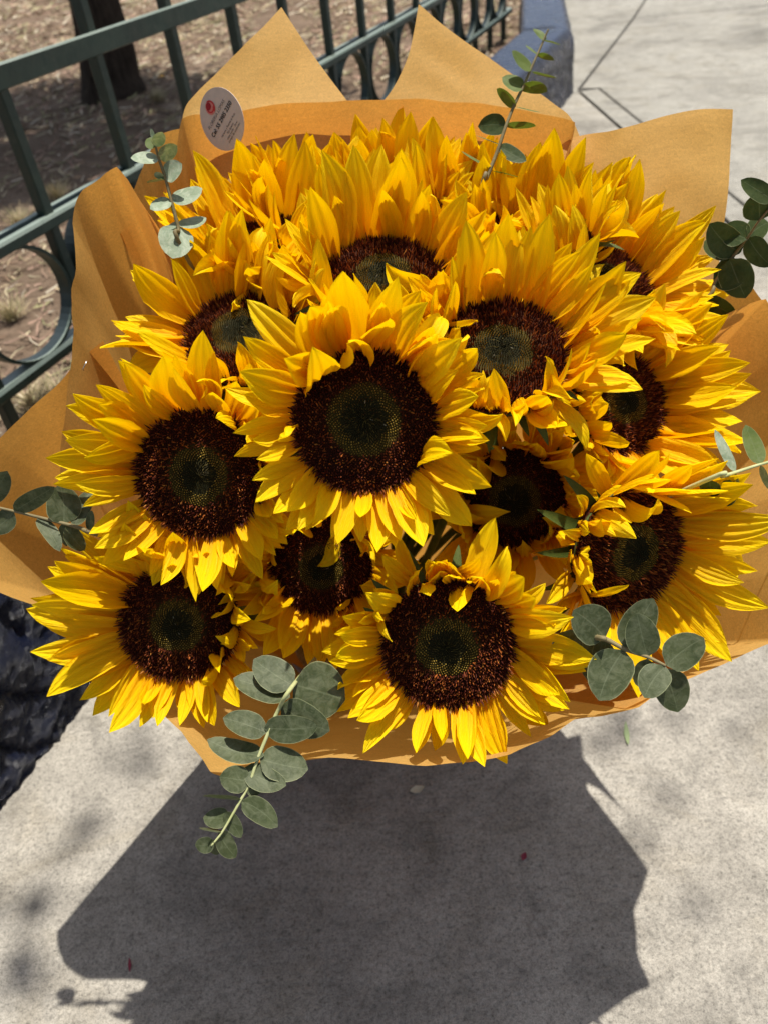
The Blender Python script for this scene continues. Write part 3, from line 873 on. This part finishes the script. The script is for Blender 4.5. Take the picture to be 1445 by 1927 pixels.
sunflower(498, 470, .725, .0470, 46, -8, [52, 50, 55, 60, 60, 55, 40, 45], [.05, .05, .3, .5, .5, .4, .2, .06], [1.15, 1.1, .9, .8, .8, .9, 1.05, 1.15],
          'back row sunflower beside the pale leaved sprig, seen from its petal tips', 33)
sunflower(604, 420, .745, .0460, 46, 0, [54, 52, 55, 60, 60, 60, 55, 50], [.2, .2, .3, .5, .5, .5, .3, .2], [1.0, 1.0, .9, .8, .8, .8, .9, 1.0],
          'back row sunflower behind the tall upright petals, only tips showing', 34)
sunflower(742, 400, .755, .0450, 44, 0, [50, 52, 55, 60, 60, 60, 55, 50], [.1, .2, .3, .5, .5, .5, .3, .2], [1.15, 1.0, .9, .8, .8, .8, .9, 1.0],
          'rearmost sunflower against the paper, a few shaded petal tips showing', 35)
sunflower(868, 420, .74, .0450, 44, 2, [54, 52, 55, 60, 60, 60, 55, 52], [.3, .3, .4, .5, .5, .5, .4, .3], [1.0, 1.0, .9, .8, .8, .8, .9, 1.0],
          'back row sunflower at the foot of the tall thin leaved sprig', 36)
sunflower(985, 470, .72, .0450, 42, 6, [54, 50, 50, 60, 60, 60, 60, 56], [.08, .1, .2, .5, .6, .5, .4, .1], [1.2, 1.15, 1.0, .8, .7, .8, .9, 1.1],
          'back row sunflower right of the tall sprig with long shaded petals', 37)
sunflower(1062, 452, .655, .024, 52, -4, [62, 62, 70, 78, 84, 78, 70, 62], [.15, .15, .2, .3, .3, .3, .2, .15], [1.0, 1.0, .9, .8, .8, .8, .9, 1.0],
          'small half opened sunflower with a few cupped petals', 38, nlay=(11, 9, 6), L0=.052)

# ------------------------------------------------------------------ eucalyptus
def euc_leaf(b, tp, W, tilt, mat, parent, rg):
    ax = tp-b; L = ax.length; a = ax.normalized()
    los = (CAM-b).normalized(); nf = (los - a*los.dot(a)).normalized(); sd = a.cross(nf)
    tl = R(tilt)*rg.choice((1, 1, -1)); n2 = nf*math.cos(tl)+sd*math.sin(tl); s2 = a.cross(n2)
    if n2.dot(Vector((0, 0, 1))) < 0 and tilt > 50: n2, s2 = -n2, -s2
    tab = [(0, .06), (.05, .45), (.13, .76), (.25, .95), (.4, 1.0), (.55, .98), (.7, .86), (.82, .68), (.91, .46), (.97, .22), (1, .03)]
    nu, nv = 7, 11; vs, fs, uv = [], [], []
    cup = rg.uniform(-.05, .16); bd = rg.uniform(-.10, .10); sdd = rg.uniform(0, 99); sk = rg.uniform(-.06, .06)
    for j in range(nv+1):
        v = j/nv; w_ = W*.5*lerp_t(tab, v)
        for i in range(nu):
            u = -1+2*i/(nu-1)
            h = cup*w_*u*u + bd*L*(v*v-.2*v) + .05*w_*noise.noise(Vector((sdd, u*1.5, v*3)))
            h -= .05*W*math.exp(-(u/.12)**2)*(1-v)*.6
            vs.append(b + a*(L*v) + s2*(u*w_ + sk*L*math.sin(v*PI)) + n2*h); uv.append((u, v))
    for j in range(nv):
        for i in range(nu-1):
            q = j*nu+i; fs.append((q, q+1, q+nu+1, q+nu))
    o = obj('leaf', vs, fs, mat, parent)
    ul = o.data.uv_layers.new(name='UVMap')
    for lp in o.data.loops: ul.data[lp.index].uv = uv[lp.vertex_index]
    return o
def sprig(label, stem, t0, t1, leaves, mat, smat, seed, sr=.0016, dz=.012):
    rg = random.Random(seed)
    n = len(stem); pts = [P(x, y, t0+(t1-t0)*i/(n-1)) for i, (x, y) in enumerate(stem)]
    root = thing('eucalyptus_sprig', pts[0], label, 'sprig', 'eucalyptus sprigs tucked into the bouquet')
    ft = FOOT + Vector((rg.uniform(-.04, .04), rg.uniform(-.04, .04), .004))
    inner = pts[0].lerp(ft, .25) + (pts[0]-pts[1])*.4
    full = catmull([ft, inner] + pts, 5)
    rad = [sr*1.4 - sr*.9*i/(len(full)-1) for i in range(len(full))]
    v, f = tube(full, rad, 7); obj('stem', v, f, smat, root)
    def depth(x, y):
        best = min(range(n), key=lambda i: (stem[i][0]-x)**2+(stem[i][1]-y)**2); return t0+(t1-t0)*best/(n-1)
    for lf in leaves:
        bx, by, tx, ty, W, tilt = lf[:6]
        d = depth(bx, by); dd = lf[6] if len(lf) > 6 else rg.uniform(-dz, dz)
        b = P(bx, by, d); tp = P(tx, ty, d+dd)
        euc_leaf(b, tp, W*d/FPX, tilt, mat if len(lf) < 8 else lf[7], root, rg)
    return root
sprig('long grey green eucalyptus sprig drooping past the front paper edge', [(556, 1285), (525, 1335), (503, 1385), (485, 1430), (470, 1475), (455, 1503), (437, 1535), (418, 1567), (398, 1592)], .585, .555, [
    (552, 1290, 478, 1242, 66, 15), (553, 1288, 652, 1318, 112, 0, .012), (546, 1312, 440, 1274, 62, 30), (530, 1328, 618, 1378, 70, 25),
    (502, 1378, 420, 1352, 52, 20), (498, 1370, 598, 1368, 54, 15, -.006), (497, 1422, 392, 1396, 50, 30), (490, 1428, 581, 1446, 66, 15), (460, 1446, 540, 1480, 48, 10, -.008),
    (470, 1470, 413, 1462, 50, 5), (472, 1470, 498, 1484, 46, 10), (455, 1505, 381, 1501, 50, 82), (456, 1507, 523, 1556, 44, 15), (432, 1540, 385, 1540, 38, 10, .01),
    (425, 1528, 455, 1574, 30, 20), (419, 1567, 377, 1556, 40, 80), (413, 1566, 442, 1612, 36, 15), (404, 1586, 366, 1592, 30, 10), (398, 1580, 411, 1608, 22, 10)],
    M_EUC, M_ESTEM, 1, .0014)
sprig('eucalyptus sprig with broad olive leaves beside the lowest sunflower', [(1112, 1198), (1137, 1202), (1176, 1222), (1217, 1236), (1252, 1253)], .57, .545, [
    (1138, 1200, 1080, 1150, 76, 5), (1175, 1220, 1228, 1126, 62, 5), (1173, 1224, 1126, 1318, 80, 0), (1217, 1236, 1198, 1156, 62, 0, -.006), (1253, 1252, 1323, 1200, 66, 5),
    (1251, 1254, 1212, 1312, 56, 0), (1251, 1258, 1273, 1336, 66, 5, .01), (1217, 1240, 1202, 1292, 42, 20, .01), (1140, 1206, 1128, 1258, 44, 15, .012), (1075, 1185, 1052, 1270, 58, 10, .02), (1120, 1196, 1104, 1280, 50, 20, .02)],
    M_EUC, M_ESTEMB, 2, .0020)
sprig('eucalyptus sprig spreading over the paper corner towards the blue kerb', [(195, 1010), (155, 995), (120, 985), (72, 973), (27, 962), (-40, 946), (-110, 925)], .63, .62, [
    (120, 986, 114, 912, 62, 0), (27, 962, 101, 919, 36, 15, -.02), (27, 964, -18, 1000, 42, 10), (72, 974, 114, 1034, 30, 20, -.01), (120, 986, 123, 1030, 22, 30), (140, 990, 172, 921, 36, 20, .012),
    (125, 990, 160, 1036, 34, 15, .012), (-30, 948, 14, 888, 44, 10), (-30, 950, -80, 1010, 50, 10), (-90, 930, -140, 880, 46, 10), (-90, 930, -130, 980, 46, 10), (168, 1002, 176, 960, 22, 40)],
    M_EUC, M_ESTEMB, 3)
sprig('thin eucalyptus sprig reaching out over the right side of the paper', [(1325, 905), (1357, 897), (1383, 889), (1430, 874), (1490, 858), (1540, 850)], .585, .63, [
    (1383, 888, 1349, 807, 26, 45), (1384, 892, 1376, 948, 22, 45), (1430, 874, 1400, 802, 36, 25, .012, M_EUCGREEN), (1430, 876, 1449, 924, 20, 50), (1372, 903, 1368, 952, 34, 20, .02, M_EUCDARK),
    (1335, 903, 1340, 936, 40, 20, .015, M_EUCDARK), (1490, 858, 1470, 790, 40, 20), (1490, 858, 1510, 930, 40, 20)], M_EUCPALE, M_ESTEM, 4)
sprig('dark green round leaved eucalyptus sprig beside the right paper wing', [(1305, 590), (1345, 530), (1382, 478), (1407, 446), (1428, 415), (1462, 376)], .71, .64, [
    (1392, 476, 1333, 420, 56, 0, -.01), (1405, 450, 1362, 424, 50, 10, .012), (1382, 480, 1324, 452, 48, 20, .02), (1343, 507, 1405, 522, 60, 0, -.012), (1372, 488, 1402, 560, 62, 5, .01),
    (1428, 415, 1424, 362, 58, 5, -.012), (1455, 378, 1394, 338, 36, 15, .0), (1407, 447, 1452, 500, 44, 10), (1406, 446, 1446, 418, 44, 10, .01), (1318, 562, 1382, 592, 38, 20, .01), (1462, 378, 1490, 330, 50, 10)],
    M_EUCDARK, M_ESTEMB, 5)
sprig('pale silvery eucalyptus sprig standing up before the left paper fold', [(349, 478), (337, 432), (325, 385), (312, 335), (300, 300), (293, 272), (289, 256)], .668, .64, [
    (337, 426, 326, 483, 64, 0, -.012), (337, 425, 389, 412, 42, 62), (337, 425, 311, 431, 36, 70), (323, 377, 382, 357, 44, 50), (323, 377, 283, 393, 40, 55), (311, 338, 278, 343, 30, 82),
    (311, 336, 343, 308, 40, 35), (312, 333, 292, 333, 30, 60), (300, 299, 247, 298, 36, 55), (300, 298, 335, 275, 36, 40), (294, 276, 276, 261, 26, 20, .0, M_EUCGREEN), (293, 276, 306, 249, 24, 20), (290, 262, 285, 242, 9, 20)],
    M_EUCPALE, M_ESTEMB, 6)
sprig('tall thin eucalyptus sprig with narrow leaves rising before the back paper', [(902, 365), (915, 335), (935, 285), (950, 240), (968, 195), (985, 160), (1000, 125), (1015, 92), (1025, 68), (1031, 55)], .705, .69, [
    (1024, 77, 1004, 52, 20, 55), (1024, 77, 1055, 82, 18, 80), (1010, 103, 988, 86, 14, 75), (1010, 103, 1042, 111, 20, 60), (1000, 132, 962, 96, 30, 52), (1000, 135, 1046, 147, 18, 75),
    (985, 166, 944, 146, 40, 50, 0, M_EUCGREEN), (980, 161, 1028, 170, 34, 50), (970, 200, 933, 168, 30, 50), (972, 201, 1016, 214, 14, 82), (952, 236, 899, 237, 38, 10, 0, M_EUCDARK), (950, 235, 1008, 238, 22, 55),
    (942, 273, 894, 256, 12, 82), (938, 274, 989, 304, 30, 30, 0, M_EUCDARK), (925, 318, 868, 284, 16, 75), (926, 322, 976, 331, 14, 80)], M_EUCGREEN, M_ESTEMB, 7)

# ------------------------------------------------------------------ small things on the ground
def litter(name, px, py, L, W, ang, mat, label, cat, z=0.0):
    c = G(px, py, z); vs, fs = [], []; rg = random.Random(px)
    d = Vector((math.cos(ang), math.sin(ang), 0)); s = Vector((-d.y, d.x, 0))
    tab = [(0, .1), (.2, .7), (.5, 1), (.8, .6), (1, .05)]
    for j in range(7):
        v = j/6
        for u in (-1, 0, 1):
            p = c + d*(L*(v-.5)) + s*(u*W*.5*lerp_t(tab, v)) ; p.z = z + .0015 + .006*(v-.5)**2*L/.03 + .001*abs(u)
            vs.append(p)
    for j in range(6):
        for i in range(2): q = j*3+i; fs.append((q, q+1, q+4, q+3))
    vs2 = vs + [Vector(v)+Vector((0, 0, .0004)) for v in vs]; n = len(vs)
    fs2 = fs + [tuple(q+n for q in f[::-1]) for f in fs]
    tag(obj(name, vs2, fs2, mat), label, cat)
M_PALE = flat('pale_petal', (.55, .52, .38)); M_REDP = flat('red_petal', (.22, .03, .05)); M_YELL = flat('yellow_leaf', (.75, .42, .03)); M_GREENP = flat('green_scrap', (.30, .38, .18))
litter('leaf_scrap', 1178, 1382, .040, .008, 1.35, M_GREENP, 'narrow pale green leaf scrap lying on the sunlit concrete', 'leaf')
litter('petal_scrap', 785, 1487, .022, .013, .2, M_PALE, 'pale scrap lying on concrete inside the bouquet shadow', 'petal')
litter('petal_scrap', 279, 1347, .020, .008, .1, M_PALE, 'pale yellow scrap on concrete near the kerb and paper edge', 'petal')
litter('petal_scrap', 985, 1613, .012, .008, 1.0, M_REDP, 'dark red scrap on concrete inside the bouquet shadow', 'petal')
litter('petal_scrap', 246, 1817, .004, .018, .2, M_REDP, 'thin dark red scrap on sunlit concrete beside the petal shadows', 'petal')
litter('fallen_leaf', 301, 145, .075, .03, .1, M_YELL, 'yellow fallen leaf on the soil right of the tree trunk', 'leaf', SZ+.012)
